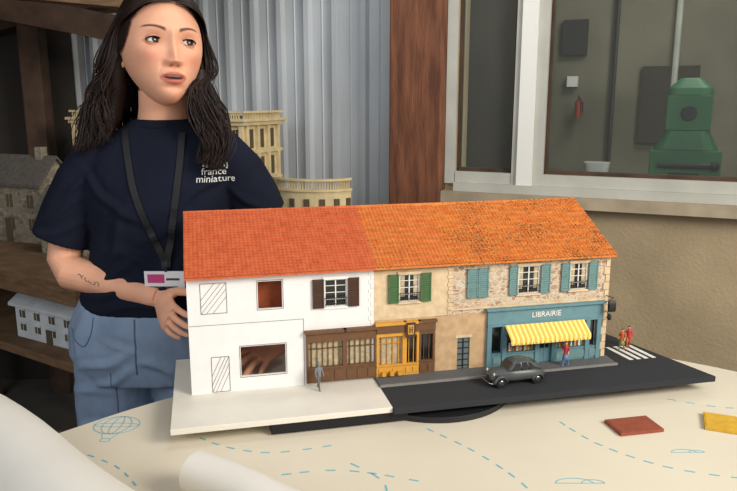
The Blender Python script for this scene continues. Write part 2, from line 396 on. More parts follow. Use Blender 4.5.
# ------------------------------------------------------------ miniature people
def mini(name,u,d,rz,cols,s=1.0,stride=.012,skirt=False,z0=0.0):
    e=MB(); k=s*.057/1.7
    P=lambda x,y,z:(x*k,y*k,z*k)
    st=stride/.057*1.7
    bones=[]
    def limb(pts,rs,c): 
        e.tube([P(*p) for p in pts],[r*k for r in rs],skinm,8); 
        for i in range(len(pts)-1): bones.append((Vector(P(*pts[i])),Vector(P(*pts[i+1])),c))
    skinm=cols[3]
    limb([(-.09,0,.86),(-.1,-st*.5,.46),(-.1,-st*.6,.07)],[.095,.07,.055],2); limb([(-.1,-st*.6,.05),(-.1,-st*.6-.13,.03)],[.055,.045],2)
    limb([(.09,0,.86),(.1,st*.3,.46),(.1,st,.09)],[.095,.07,.055],2); limb([(.1,st,.06),(.1,st-.13,.03)],[.055,.045],2)
    limb([(0,0,.82),(0,0,.95),(0,0,1.15),(0,0,1.36),(0,0,1.44)],[.15,.14,.15,.16,.07],1)
    if skirt: limb([(0,0,.95),(0,0,.75),(0,0,.5)],[.14,.19,.24],2)
    limb([(0,0,1.42),(0,0,1.5)],[.06,.055],3)
    limb([(0,-.02,1.5),(0,-.02,1.57),(0,0,1.66),(0,0,1.72)],[.07,.1,.1,.05],3)
    for sx in(-1,1):
        limb([(sx*.17,0,1.38),(sx*.25,.03*sx,1.12)],[.065,.055],1); limb([(sx*.25,.03*sx,1.12),(sx*.24,-.12,.9)],[.05,.04],3 if skirt else 1); limb([(sx*.24,-.12,.9),(sx*.235,-.15,.82)],[.045,.03],3)
    o=e.build(name); remesh(o,.0009*s,2,.4)
    me=o.data; me.materials.clear()
    for c in cols: me.materials.append(c)
    for p in me.polygons:
        c=p.center; best=9;bk=1
        for a,bb,kk in bones:
            ab=bb-a; t=max(0,min(1,(c-a).dot(ab)/ab.length_squared)); dd=(c-(a+ab*t)).length
            if kk==1 and c.z/k>.95: dd-=.03*k
            if dd<best: best=dd;bk=kk
        if c.z/k>1.5 and (c.y/k>.0 or c.z/k>1.66): bk=0
        p.material_index=bk
    w=Matrix.Translation((-.3456,1.2827,PZ))@Matrix.Rotation(R(13.4),4,'Z')@Matrix.Translation((u,d,z0))@Matrix.Rotation(rz,4,'Z')
    o.matrix_world=w
    return o
gy=mat('figure_grey',(120,124,128),.6); gy2=mat('figure_grey_dark',(96,100,104),.6)
sk=mat('figure_skin',(214,160,130),.6); orr=mat('figure_orange',(206,92,44),.7); bl=mat('figure_blue',(86,120,160),.7); hb=mat('figure_hair',(70,44,28),.7)
rd=mat('figure_red',(190,60,60),.7); gn=mat('figure_olive',(120,130,70),.7)
mini('miniature_man',.2467,-.03,R(20),[gy,gy,gy2,gy])
mini('miniature_woman',.784,-.0356,R(-60),[hb,rd,bl,sk],.95,.008,True,.004)
mini('miniature_woman',.963,.030,R(-60),[hb,orr,gn,sk],.9,.008,True)
mini('miniature_man',.990,.045,R(-30),[hb,rd,orr,sk],.9,.010)

# ------------------------------------------------------------ toy car (front towards -X local)
def car():
    body=mat('car_grey',(70,74,73),.38,spec=.5); tyre=M['black']; chrome=mat('chrome',(140,140,136),.3,metal=1); lt=mat('lamp_lens',(215,215,200),.1)
    root=empty('toy_car')
    b=MB()
    def sec(x,hw,zb,zt,tum=.85):
        pts=[]; n=20
        for j in range(n):
            t=2*math.pi*j/n; c,s_=math.cos(t),math.sin(t)
            yy=math.copysign(abs(c)**.55,c)*hw; zz=(zb+zt)/2+math.copysign(abs(s_)**.6,s_)*(zt-zb)/2
            if s_>0: yy*=1-(1-tum)*s_
            pts.append((x,yy,zz))
        return pts
    b.rings([sec(-.058,.008,.014,.022),sec(-.056,.0115,.012,.026),sec(-.045,.013,.010,.031),sec(-.032,.016,.010,.0335),sec(-.022,.020,.009,.035),sec(-.010,.0225,.009,.0355),sec(.01,.023,.009,.035),sec(.03,.023,.009,.034),sec(.045,.021,.010,.031),sec(.056,.017,.012,.025),sec(.060,.012,.014,.020)],body)
    b.build('lower_body',root,smooth=True)
    b=MB()
    b.rings([sec(-.024,.017,.030,.0345,.9),sec(-.018,.019,.030,.041,.85),sec(-.010,.0195,.030,.0485,.8),sec(.0,.0200,.030,.0515,.78),sec(.014,.0200,.030,.0515,.78),sec(.028,.0195,.030,.047,.8),sec(.040,.0185,.029,.040,.85),sec(.050,.016,.026,.032,.9)],body)
    b.build('cabin',root,smooth=True)
    b=MB()
    for sy in(-1,1):
        for p in([(-.016,.034),(-.008,.0455),(.001,.047),(.001,.034)],[(.004,.034),(.004,.047),(.015,.047),(.017,.034)],[(.020,.034),(.018,.046),(.025,.0435),(.032,.035)]):
            b.prism([(x,sy*(.0204-(z-.034)*.17),z) for x,z in p],(0,sy*.0009,0),M['dark'])
    b.prism([(-.0225,-.0155,.036),(-.0225,.0155,.036),(-.013,.0135,.0468),(-.013,-.0135,.0468)],(-.0012,0,.0005),M['dark'])
    b.prism([(.0425,-.010,.0395),(.0425,.010,.0395),(.033,.010,.0455),(.033,-.010,.0455)],(.001,0,.0008),M['dark'])
    b.build('car_windows',root)
    b=MB()
    for x in(-.039,.040):
        for sy in(-1,1):
            y=sy*.0185
            b.loft([((x,y-.0035*sy,.0105),(.0105,0,0),(0,0,.0105)),((x,y+.0025*sy,.0105),(.0105,0,0),(0,0,.0105))],tyre,n=24)
            b.loft([((x,y+.002*sy,.0105),(.006,0,0),(0,0,.006)),((x,y+.0033*sy,.0105),(.004,0,0),(0,0,.004))],chrome,n=16)
    b.build('car_wheels',root)
    b=MB()
    for x,hw,rr in((-.039,.0185,.0145),(.040,.0205,.0125)):
        for sy in(-1,1):
            rs=[]
            for i in range(13):
                a=math.pi*(i/12)*(.98)+.02
                cx,cz=-math.cos(a),math.sin(a)
                ro,ri=rr*1.03,rr*.86
                rs.append([(x+cx*ri,sy*(hw-.009),.0095+cz*ri),(x+cx*ro,sy*(hw-.009),.0095+cz*ro),(x+cx*ro,sy*(hw+.001),.0095+cz*ro),(x+cx*ri,sy*(hw+.0035),.0095+cz*ri)])
            b.rings(rs,body)
    for sy in(-1,1):
        b.ball((-.050,sy*.0145,.0275),(.0042,.0038,.0038),body,12,8); b.ball((-.0525,sy*.0145,.0275),(.0022,.0032,.0032),lt,12,8)
        b.tube([(-.046,0,.026),(-.049,sy*.014,.026)],.0009,body,6)
    b.build('fenders_and_headlamps',root,smooth=False)
    b=MB(); b.tube([(-.057,-.021,.011),(-.0625,-.015,.0115),(-.0635,0,.0115),(-.0625,.015,.0115),(-.057,.021,.011)],.0012,chrome,8)
    b.tube([(.060,-.021,.012),(.0645,0,.012),(.060,.021,.012)],.0012,chrome,8)
    for k in range(5): b.bx(-.0595,-.0575,-.0075,.0075,.0145+k*.0024,.0155+k*.0024,chrome)
    b.build('bumpers_and_grille',root)
    root.matrix_world=Matrix.Translation((-.3456,1.2827,PZ))@Matrix.Rotation(R(13.4),4,'Z')@Matrix.Translation((.642,-.086,.0))@Matrix.Rotation(R(4),4,'Z')@Matrix.Scale(1.04,4)
car()

# ------------------------------------------------------------ table
TZ=CZ-.60
def catmull(P,k=8,closed=True):
    out=[];n=len(P)
    for i in range(n if closed else n-1):
        g=lambda q:Vector(P[q%n]) if closed else Vector(P[max(0,min(n-1,q))])
        p0,p1,p2,p3=g(i-1),g(i),g(i+1),g(i+2)
        for j in range(k):
            t=j/k; out.append(.5*((2*p1)+(p2-p0)*t+(2*p0-5*p1+4*p2-p3)*t*t+(3*p1-p0-3*p2+p3)*t**3))
    if not closed: out.append(Vector(P[-1]))
    return out
tab=empty('display_table')
M['table']=mat('table_print',(216,206,184),.45,.04,3)
M['cyan']=mat('print_cyan',(110,176,190),.6); M['grey_edge']=mat('table_edge',(120,112,98),.6)
pts=[(-.74,.85,TZ),(-.68,1.06,TZ),(-.5665,1.1965,TZ),(-.392,1.362,TZ),(-.12,1.53,TZ),(.25,1.63,TZ),(.56,1.63,TZ),(.7617,1.543,TZ),(.93,1.38,TZ),(1.05,1.1,TZ),(1.0,.75,TZ),(.6,.45,TZ),(0,.36,TZ),(-.5,.45,TZ)]
c=catmull(pts)
b=MB(); b.prism([(p.x,p.y,TZ-.025) for p in c],(0,0,.0245),M['grey_edge']); b.prism([(p.x,p.y,TZ-.0006) for p in c],(0,0,.0006),M['table']); b.build('table_top',tab)
b=MB()
for x,y in((-.45,.65),(.75,.7),(.7,1.3),(-.3,1.2)): b.tube([(x,y,0),(x,y,TZ-.024)],.025,M['iron'],16)
b.bx(-.47,.77,.66,.70,TZ-.07,TZ-.024,M['iron']); b.bx(-.32,.72,1.22,1.26,TZ-.07,TZ-.024,M['iron']); b.build('table_legs',tab)
b=MB()
def dashes(P,L=.016,w=.0032,gap=.013):
    pc=catmull([(x,y,TZ+.0003) for x,y in P],12,False); acc=0
    for i in range(len(pc)-1):
        acc+=(pc[i+1]-pc[i]).length
        if acc>L+gap:
            acc=0; d=(pc[i+1]-pc[i]).normalized(); b.beam(pc[i]-d*L/2,pc[i]+d*L/2,w,.0004,M['cyan'])
dashes([(.1,1.22),(.18,1.13),(.234,1.045),(.26,.98)]); dashes([(.36,1.25),(.41,1.15),(.5,1.07),(.62,1.03)]); dashes([(-.38,1.28),(-.3,1.17),(-.18,1.12),(-.05,1.15)])
dashes([(-.2,1.03),(-.05,1.06),(.1,1.02)]); dashes([(.6,1.35),(.72,1.3),(.85,1.32)]); dashes([(-.5,1.12),(-.42,1.07),(-.36,1.0)]); dashes([(-.05,1.10),(.02,1.03),(.03,.96)],.02,.003,.02)
def ring(cx,cy,rx,ry,w=.0016,a0=0,a1=360,n=40):
    q=[Vector((cx+rx*math.cos(R(a0+(a1-a0)*i/n)),cy+ry*math.sin(R(a0+(a1-a0)*i/n)),TZ+.0003)) for i in range(n+1)]
    for i in range(n): b.beam(q[i],q[i+1],w,.0004,M['cyan'])
ring(-.475,1.225,.042,.036); ring(-.475,1.225,.026,.036); ring(-.475,1.225,.009,.036); ring(-.475,1.225,.042,.008,.0014)
ring(-.475,1.165,.009,.006); b.beam((-.49,1.19,TZ+.0003),(-.482,1.17,TZ+.0003),.0012,.0004,M['cyan']); b.beam((-.46,1.19,TZ+.0003),(-.468,1.17,TZ+.0003),.0012,.0004,M['cyan'])
for cx,cy,r in((.33,1.02,.03),(.55,1.12,.022)): ring(cx,cy,r,r*.5,.0014,0,180); ring(cx+r,cy,r*.6,r*.35,.0014,0,180); b.beam((cx-r,cy,TZ+.0003),(cx+r*1.6,cy,TZ+.0003),.0014,.0004,M['cyan'])
b.build('printed_pattern',tab)
M['paper']=mat('paper',(224,219,208),.6,.03,8)
def roll(name,a,d,L,r,turns=2.2):
    a=Vector(a); d=Vector(d).normalized(); side=Vector((0,0,1)).cross(d); up=Vector((0,0,1)); N=90; prof=[]
    for i in range(N+1):
        t=i/N; an=-math.pi/2+turns*2*math.pi*t; rr=r*(1-.22*t); prof.append((math.cos(an)*rr,math.sin(an)*rr))
    th=.0008
    out=[(x,z) for x,z in prof]; inn=[(x*(1-th/r),z*(1-th/r)) for x,z in prof][::-1]
    poly=out+inn; b=MB(); rs=[]
    for k in range(9):
        s=L*k/8; bend=.004*math.sin(k*.9); rs.append([a+d*s+side*(x+bend)+up*(z) for x,z in poly])
    b.rings(rs,M['paper'],cap=False); return b.build(name,smooth=True)
roll('paper_roll',(-.648,1.077,TZ+.067),(.735,-.68,0),.52,.065)
roll('paper_roll',(-.268,.99,TZ+.0365),(.83,-.56,0),.30,.035)
M['terra']=mat('terracotta_sample',(140,70,48),.7,.12,60); M['ochre']=mat('ochre_sample',(204,160,48),.7,.1,60)
for nm,c_,rz,m,sx,sy in(('colour_sample_tile',(.497,1.216),R(12),M['terra'],.088,.058),('colour_sample_tile',(.678,1.222),R(-22),M['ochre'],.085,.07)):
    b=MB(); b.box((0,0,0),(sx,sy,.006),m); b.box((0,0,.0033),(sx*.94,sy*.92,.001),m); b.build(nm,bevel=.0008,matrix=Matrix.Translation((c_[0],c_[1],TZ+.0035))@Matrix.Rotation(rz,4,'Z'))

# ------------------------------------------------------------ the room
M['stucco']=mat('stucco',(164,146,116),.95,.12,5,.6,90)
M['conc']=mat('concrete_floor',(92,86,78),.9,.2,5,.2,60)
M['corr']=mat('corrugated_metal',(152,156,158),.5,col2=(190,194,196),scale=3,spec=.4,stretch=(1,1,.3))
M['wood']=mat('old_wood',(112,86,60),.85,.3,14,.4,40,stretch=(1,1,6))
M['dwood']=mat('dark_wood',(70,52,38),.85,.3,12,.4,40)
M['post']=mat('post_rust_red',(92,56,40),.85,col2=(132,84,58),scale=10,bump=.5,bscale=50,stretch=(4,4,.6))
M['frame']=mat('window_frame',(178,177,166),.6,.08,8)
M['sill']=mat('sill_wood',(162,148,124),.85,.15,10,.3,40)
M['darkwall']=mat('dark_wall',(50,44,38),.9,.2,4)
M['roomwall']=mat('inner_room_wall',(112,106,90),.9,.25,2.5)
M['machine']=mat('machine_green',(52,106,70),.45,.12,12)
M['redp']=mat('red_paint',(150,48,38),.4)
b=MB(); b.bx(-5,4,-1.5,6,-.05,0,M['conc']); b.build('floor')
WR=Matrix.Translation((.24,2.626,0))@Matrix.Rotation(-math.atan2(.394,.919),4,'Z')
b=MB(); b.T=WR
WT=.14
b.wall(.05,2.6,0,2.7,[(.09,2.3,1.04,2.25)],0,WT,M['stucco']); b.build('wall_right')
b=MB(); b.T=WR
b.bx(.05,2.45,-.055,.0,.995,1.035,M['sill']); b.bx(.09,2.3,-.03,.10,1.035,1.066,M['frame']); b.build('trim_1')
b=MB(); b.T=WR; F=M['frame']; DF=M['dwood']
b.bx(.05,.088,-.01,.08,1.06,2.25,F); b.bx(.298,.408,-.015,.08,1.06,2.25,F); b.bx(.318,.372,-.026,-.012,1.06,2.25,M['lite']); b.bx(1.28,1.38,-.01,.08,1.06,2.25,F); b.bx(2.22,2.3,0,.08,1.06,2.25,F)
b.bx(.09,2.3,-.012,.07,1.06,1.105,F); b.bx(.09,2.3,0,.07,2.17,2.25,F)
b.bx(.088,.097,.01,.05,1.105,2.17,DF); b.bx(.289,.298,.01,.05,1.105,2.17,DF); b.bx(.088,.298,.01,.05,1.105,1.117,DF); b.bx(.408,.416,.01,.05,1.105,2.17,DF); b.bx(.408,1.28,.01,.05,1.105,1.117,DF)
gl=glassmat('window_glass',(.88,.92,.92))
b.bx(.10,2.25,.028,.031,1.10,2.17,gl); b.build('window_1',bevel=0)
b=MB(); b.T=WR; b.bx(-.02,3.2,1.9,1.95,0,2.7,M['roomwall']); b.build('wall_back')
b=MB(); b.T=WR; b.bx(0.0,3.2,WT,1.9,2.65,2.7,M['roomwall']); b.bx(-.02,.03,WT+.01,1.9,0,2.7,M['darkwall']); b.bx(3.15,3.2,WT,1.9,0,2.7,M['roomwall']); b.bx(2.6,3.2,0,WT,0,2.7,M['roomwall']); b.build('wall_inner_room')
b=MB(); b.T=WR@Matrix.Translation((.87,.75,0)); g=M['machine']
b.loft([((0,0,0),(.16,0,0),(0,.14,0)),((0,0,.9),(.15,0,0),(0,.13,0)),((0,0,1.02),(.14,0,0),(0,.12,0))],g,ex=5)
b.bx(-.135,.135,-.12,.12,1.0,1.16,g); b.loft([((0,0,1.16),(.125,0,0),(0,.12,0)),((0,0,1.24),(.085,0,0),(0,.11,0))],g,ex=5); b.bx(-.085,.085,-.10,.12,1.24,1.38,g); b.loft([((0,-.0,1.38),(.09,0,0),(0,.10,0)),((0,0,1.41),(.085,0,0),(0,.09,0)),((0,0,1.45),(.04,0,0),(0,.06,0))],g,ex=4)
b.tube([(-.10,-.13,1.10),(.10,-.13,1.10)],.012,M['iron'],10); b.ball((.11,-.13,1.10),.02,M['black'],10,8); b.bx(-.06,.06,-.125,-.115,1.01,1.07,M['iron'])
b.tube([(0,-.09,1.31),(0,-.115,1.31)],.03,M['iron'],16); b.build('workshop_machine',bevel=.006)
b=MB(); b.T=WR@Matrix.Translation((.30,1.80,0)); b.tube([(0,0,1.26),(0,0,1.35),(0,0,1.365)],[.022,.022,.010],M['redp'],16); b.tube([(0,0,1.36),(0,-.02,1.385),(.025,-.03,1.35),(.028,-.03,1.29)],.004,M['black'],8); b.bx(-.012,.012,-.0,.095,1.29,1.33,M['iron']); b.build('fire_extinguisher')
b=MB(); b.T=WR@Matrix.Translation((.10,1.5,0)); b.bx(0,2.0,0,.28,.88,.92,M['wood']); 
for x in(.05,1.0,1.9): b.bx(x,x+.05,.03,.25,0,.88,M['wood'])
b.build('workbench')
b=MB(); b.T=WR@Matrix.Translation((.44,1.62,.921)); b.loft([((0,0,0),(.055,0,0),(0,.05,0)),((0,0,.10),(.07,0,0),(0,.06,0))],M['lite'],ex=4); b.build('plastic_tub')
b=MB(); b.T=WR@Matrix.Translation((.18,1.86,0)); b.bx(0,.14,0,.035,1.62,1.82,M['iron']); b.bx(.04,.10,-.012,0.03,1.44,1.50,M['lite']); b.tube([(.30,0,1.0),(.30,0,2.6)],.012,M['iron'],8); b.tube([(.62,0,1.1),(.62,0,2.6)],.018,M['frame'],8)
b.bx(.45,.75,.0,.035,1.12,1.55,M['darkwall']); b.bx(1.0,1.5,0,.035,1.3,1.95,M['darkwall']); b.tube([(-.05,0,2.05),(1.6,0,2.05)],.012,M['iron'],8); b.build('wall_panel')
b=MB(); b.T=WR; b.bx(-.155,.048,-.06,.13,0,2.7,M['post']); b.build('wooden_post',bevel=.008)
b=MB(); b.T=WR; prof=[]; x=-3.3; pitch=.125
while x<-.19:
    prof+=[(x,.10),(x+.040,.10),(x+.044,.096),(x+.048,.10),(x+.088,.10),(x+.096,.078),(x+.117,.078)]; x+=pitch
b.rings([[(p[0],p[1],0) for p in prof],[(p[0],p[1],2.7) for p in prof]],M['corr'],cap=False,closed=False); b.build('wall_left_corrugated',recalc=False)
b=MB(); b.bx(-5,-4.95,-1.5,6,0,2.75,M['darkwall']); b.build('wall_left')
b=MB(); b.bx(-5,4,.9,6,2.7,2.75,M['darkwall']); b.build('ceiling')
b=MB(); b.bx(-5,4,5.95,6,0,2.75,M['darkwall']); b.build('wall_far')
b=MB(); b.beam((-2.6,3.62,1.56),(-.25,2.62,1.90),.08,.10,M['dwood']); b.build('timber_beam')
b=MB(); b.beam((-2.2,2.55,1.84),(-.75,2.40,1.70),.10,.10,M['wood']); b.build('timber_beam')
b=MB(); b.beam((-2.4,2.9,1.90),(-.9,2.9,1.62),.08,.10,M['dwood']); b.beam((-2.4,3.2,1.75),(-1.0,3.1,1.78),.08,.10,M['wood']); b.build('timber_beam')
b=MB(); b.bx(-1.50,-1.41,3.10,3.19,0,2.7,M['dwood']); b.build('timber_post',bevel=.006)
b=MB(); b.bx(-3.2,-1.35,3.28,3.30,0,2.7,M['darkwall']); b.build('wall_partition')

# ------------------------------------------------------------ shelf unit with display models
SR=Matrix.Translation((-.84,1.97,0))@Matrix.Rotation(R(-33),4,'Z')
b=MB(); b.T=SR
for k in range(3): b.bx(-1.4,0,.0+.155*k,.15+.155*k,.805,.84,M['wood'])
b.bx(-1.4,0,-.02,.0,.77,.84,M['wood'])
b.bx(-1.4,0,.0,.46,.545,.575,M['wood'])
for x in(-1.38,-.045):
    for y in(.03,.41): b.bx(x,x+.045,y,y+.045,0,.805,M['dwood'])
b.build('wooden_shelf_bench',bevel=.003)
M['gstone']=rubble('grey_stone_model',(104,94,78),(150,136,114),(130,122,104),45,1.4)
M['slate']=mat('slate_roof',(86,80,72),.85,.2,60,.3,120)
M['palace']=mat('palace_stone',(208,188,144),.85,.12,25,.3,80)
M['pdark']=mat('palace_window',(84,74,54),.7)
M['greywhite']=mat('pale_model',(196,200,200),.8,.1,20)
def house(name,Tm,L,W,Hh,rh,wm,rm,nw=3,chim=True):
    b=MB(); b.T=Tm
    b.bx(-L/2,L/2,-W/2,W/2,0,Hh,wm)
    for sx in(-1,1): b.prism([(sx*L/2,-W/2,Hh),(sx*L/2,W/2,Hh),(sx*L/2,0,Hh+rh)],(-sx*.01,0,0),wm)
    o=.015
    for sy in(-1,1): b.prism([(-L/2-o,sy*(W/2+o),Hh-.01),(-L/2-o,0,Hh+rh),(-L/2-o,0,Hh+rh+.01),(-L/2-o,sy*(W/2+o),Hh)],(L+2*o,0,0),rm)
    for i in range(nw):
        x=-L/2+L*(i+.5)/nw
        for z in ((Hh*.22,Hh*.42),(Hh*.6,Hh*.82)):
            b.bx(x-.014,x+.014,-W/2-.002,-W/2+.002,z[0],z[1],M['pdark']); b.bx(x-.018,x+.018,-W/2-.004,-W/2,z[1],z[1]+.006,wm)
            b.bx(x-.001,x+.001,-W/2-.003,-W/2,z[0],z[1],wm)
    b.bx(-L*.05-.015,-L*.05+.015,-W/2-.003,-W/2+.002,0,Hh*.4,M['pdark'])
    for sx in(-1,1): b.bx(sx*L/2-.002,sx*L/2+.002,-.015,.015,Hh*.5,Hh*.75,M['pdark'])
    if chim: b.bx(L*.25,L*.25+.03,-.015,.015,Hh+rh*.5,Hh+rh+.04,wm)
    return b.build(name)
house('stone_house_model',SR@Matrix.Translation((-.37,.30,.841))@Matrix.Rotation(R(20),4,'Z'),.26,.16,.15,.07,M['gstone'],M['slate'])
house('stone_house_model',SR@Matrix.Translation((-.76,.32,.841))@Matrix.Rotation(R(12),4,'Z'),.30,.16,.22,.09,M['gstone'],M['slate'])
house('pale_house_model',SR@Matrix.Translation((-.275,.17,.576))@Matrix.Rotation(R(3),4,'Z'),.38,.20,.12,.06,M['greywhite'],M['greywhite'],5,False)
b=MB(); b.T=Matrix.Translation((-1.12,1.72,0))@Matrix.Rotation(R(-8),4,'Z')
for k in range(3):
    z=.13*k
    for j in range(3): b.bx(-.35,.25,-.27+.24*j,-.2+.24*j,z,z+.09,M['wood'])
    for j in range(6): b.bx(-.35+.105*j,-.27+.105*j,-.28,.28,z+.09,z+.115,M['wood'])
b.build('stacked_pallets',bevel=.002)
PR=Matrix.Translation((-.36,2.66,0))@Matrix.Rotation(-math.atan2(.394,.919),4,'Z')
b=MB(); b.T=PR; b.bx(-.96,.36,-.20,.16,.90,.94,M['wood'])
for x in(-.93,.28):
    for y in(-.18,.08): b.bx(x,x+.06,y,y+.06,0,.90,M['dwood'])
b.build('display_stand',bevel=.003)
b=MB(); b.T=PR@Matrix.Translation((-.055,0,.941)); P=M['palace']; L=.80
b.bx(-L,0,-.12,.14,0,.34,P)
for z,o,h in((.0,.012,.02),(.12,.008,.010),(.225,.010,.012),(.33,.018,.014),(.344,.026,.010)): b.bx(-L-o,o,-.12-o,.14+o,z,z+h,P)
n=15
for i in range(n+1):
    x=-L+L*i/n; b.bx(x-.008,x+.008,-.133,-.12,.02,.33,P)
    if i<n:
        xc=x+L/n/2
        for z0,z1 in((.03,.10),(.14,.21),(.245,.315)):
            b.bx(xc-.011,xc+.011,-.1225,-.119,z0,z1,M['pdark']); b.bx(xc-.014,xc+.014,-.128,-.119,z1,z1+.006,P); b.bx(xc-.001,xc+.001,-.124,-.12,z0,z1,P)
for i in range(4):
    y=-.10+.22*i/3; b.bx(-.001,.012,y-.008,y+.008,.02,.33,P)
    if i<3:
        for z0,z1 in((.03,.10),(.14,.21),(.245,.315)): b.bx(0,.002,y+.025,y+.05,z0,z1,M['pdark'])
for i in range(78): x=-L+L*(i+.5)/78; b.bx(x-.002,x+.002,-.135,-.130,.354,.374,P)
for i in range(24): y=-.13+.26*(i+.5)/24; b.bx(.008,.013,y-.002,y+.002,.354,.374,P)
b.bx(-L-.01,.02,-.138,-.127,.374,.382,P); b.bx(.005,.018,-.138,.15,.374,.382,P)
b.bx(-L+.03,-.03,-.09,.11,.344,.36,M['slate'])
b.build('palace_model')
b=MB(); b.T=PR@Matrix.Translation((0.0,-.02,.941)); 
def arcw(r0,r1,z0,z1,m,a0=180,a1=10,cx=.18,cy=.0,n=28,sy=.8):
    rs=[]
    for i in range(n+1):
        a=R(a0+(a1-a0)*i/n); cs,sn=math.cos(a),-math.sin(a)*sy
        rs.append([(cx+cs*r0,cy+sn*r0,z0),(cx+cs*r1,cy+sn*r1,z0),(cx+cs*r1,cy+sn*r1,z1),(cx+cs*r0,cy+sn*r0,z1)])
    b.rings(rs,m)
arcw(.150,.165,0,.105,P); arcw(.145,.170,.105,.113,P); arcw(.147,.168,.142,.150,P)
for i in range(46):
    a=R(180-170*i/45); b.bx(.18+math.cos(a)*.1575-.002,.18+math.cos(a)*.1575+.002,-math.sin(a)*.126-.002,-math.sin(a)*.126+.002,.113,.142,P)
for i in range(9):
    a=R(175-158*i/8); b.box((.18+math.cos(a)*.166,-math.sin(a)*.133,.05),(.02,.006,.06),M['pdark'],Matrix.Rotation(math.pi/2-a,3,'Z'))
b.build('curved_terrace_model')

# ------------------------------------------------------------ woman
woman=empty('woman')
SKC=(226,168,136)
SKIN=mat('skin',SKC,.6,.07,25,.12,400,sss=.10,spec=.25); SHIRT=mat('tshirt_navy',(19,23,37),.95,.18,8,.4,14,spec=.2); DENIM=mat('denim',(124,142,164),.9,.16,14,.35,60,spec=.2)
HAIR=mat('hair_dark',(36,23,17),.5,.3,30,spec=.3); YB=1.65
b=MB(); 
def S(x,z,a,bb,y=YB,tilt=0): return ((x,y,z),(a,0,tilt),(0,bb,0))
b.loft([S(-.525,.872,.172,.120),S(-.522,.90,.172,.122),S(-.512,.97,.160,.112),S(-.50,1.05,.155,.108),S(-.49,1.12,.168,.118,YB-.004),S(-.485,1.18,.178,.112,YB-.002),S(-.482,1.235,.178,.092),S(-.482,1.275,.138,.078,YB+.005),S(-.482,1.300,.090,.068,YB+.008),S(-.482,1.318,.064,.062,YB+.008)],SHIRT,n=36,ex=2.3)
b.tube([(-.56,YB,1.235),(-.625,YB,1.23),(-.668,YB-.005,1.17),(-.705,YB-.01,1.10),(-.732,YB-.015,1.035)],[.055,.066,.067,.067,.068],SHIRT,20)
b.tube([(-.40,YB,1.235),(-.345,YB,1.235),(-.305,YB,1.19),(-.275,YB+.005,1.14),(-.258,YB+.01,1.095)],[.055,.064,.064,.062,.062],SHIRT,20)
shirt=b.build('tshirt',woman); remesh(shirt,.0045,8)
def folds(o,lo):
    me=o.data; n=len(me.vertices); cv=np.empty(n*3); me.vertices.foreach_get('co',cv); cv=cv.reshape(-1,3); nm=np.array([v.normal[:] for v in me.vertices]); h=np.zeros(n)
    for cx,cz,dx,dz,w,l,a in lo: 
        d=np.array([dx,dz]); d=d/np.linalg.norm(d); q=cv[:,[0,2]]-np.array([cx,cz]); al=q@d; ac=q@np.array([-d[1],d[0]])+.006*np.sin(al*40+cx*50)
        h+=a*np.exp(-(ac/w)**2-(al/l)**2)-a*.5*np.exp(-((ac-1.6*w)/w)**2-(al/l)**2)
    cv=cv+nm*h[:,None]; me.vertices.foreach_set('co',cv.ravel()); me.update()
folds(shirt,[(-.60,.93,1,.35,.010,.07,.008),(-.58,.975,1,.5,.010,.08,.008),(-.44,.93,-1,.5,.010,.07,.008),(-.52,.90,1,.1,.009,.1,.008),(-.50,1.00,1,-.3,.011,.08,.007),(-.60,1.16,1,-.9,.010,.06,.008),(-.37,1.17,-1,-.9,.010,.06,.008),(-.40,1.02,1,1.2,.012,.08,.008),(-.57,1.05,.4,1,.012,.08,.008),(-.69,1.12,1,.5,.009,.05,.006),(-.71,1.07,1,.2,.009,.05,.006),(-.655,1.17,1,.9,.009,.05,.006),(-.28,1.14,-1,.6,.009,.05,.006),(-.47,.95,.3,1,.012,.05,.007),(-.45,1.08,1,.5,.011,.06,.006),(-.54,1.12,-1,.7,.012,.05,.005)])
b=MB(); JX=-.535
b.loft([((JX,YB,.70),(.175,0,0),(0,.118,0)),((JX,YB,.76),(.198,0,0),(0,.13,0)),((JX,YB,.83),(.194,0,0),(0,.13,0)),((JX+.004,YB,.885),(.172,0,0),(0,.114,0)),((JX+.006,YB,.915),(.155,0,0),(0,.105,0))],DENIM,n=36,ex=2.3)
for sx in(-1,1): b.tube([(JX+sx*.09,YB,.76),(JX+sx*.10,YB,.62),(JX+sx*.105,YB-.01,.45),(JX+sx*.11,YB,.25),(JX+sx*.115,YB+.005,.09)],[.10,.098,.085,.078,.078],DENIM,24)
jeans=b.build('jeans',woman); remesh(jeans,.005,6)
folds(jeans,[(-.62,.76,1,.4,.010,.07,.006),(-.60,.72,1,.5,.010,.08,.006),(-.48,.75,-1,.5,.010,.07,.006),(-.66,.68,1,.1,.010,.06,.006),(-.56,.80,1,-.6,.009,.05,.005),(-.63,.60,1,.3,.010,.06,.006),(-.45,.62,1,-.3,.010,.06,.006),(-.68,.80,.2,1,.010,.05,.005)])
SEAM=mat('denim_seam',(84,100,122),.9)
b=MB(); SH=mat('shoe_white',(210,208,200),.6)
for sx in(-1,1):
    x=JX+sx*.117; b.loft([((x,YB+.07,.035),(.032,0,0),(0,0,.035)),((x,YB+.03,.055),(.038,0,0),(0,0,.055)),((x,YB-.04,.045),(.042,0,0),(0,0,.045)),((x+sx*.005,YB-.11,.032),(.045,0,0),(0,0,.032)),((x+sx*.005,YB-.165,.024),(.03,0,0),(0,0,.022))],SH,n=20,ex=2.6)
b.build('shoes',woman,smooth=True)
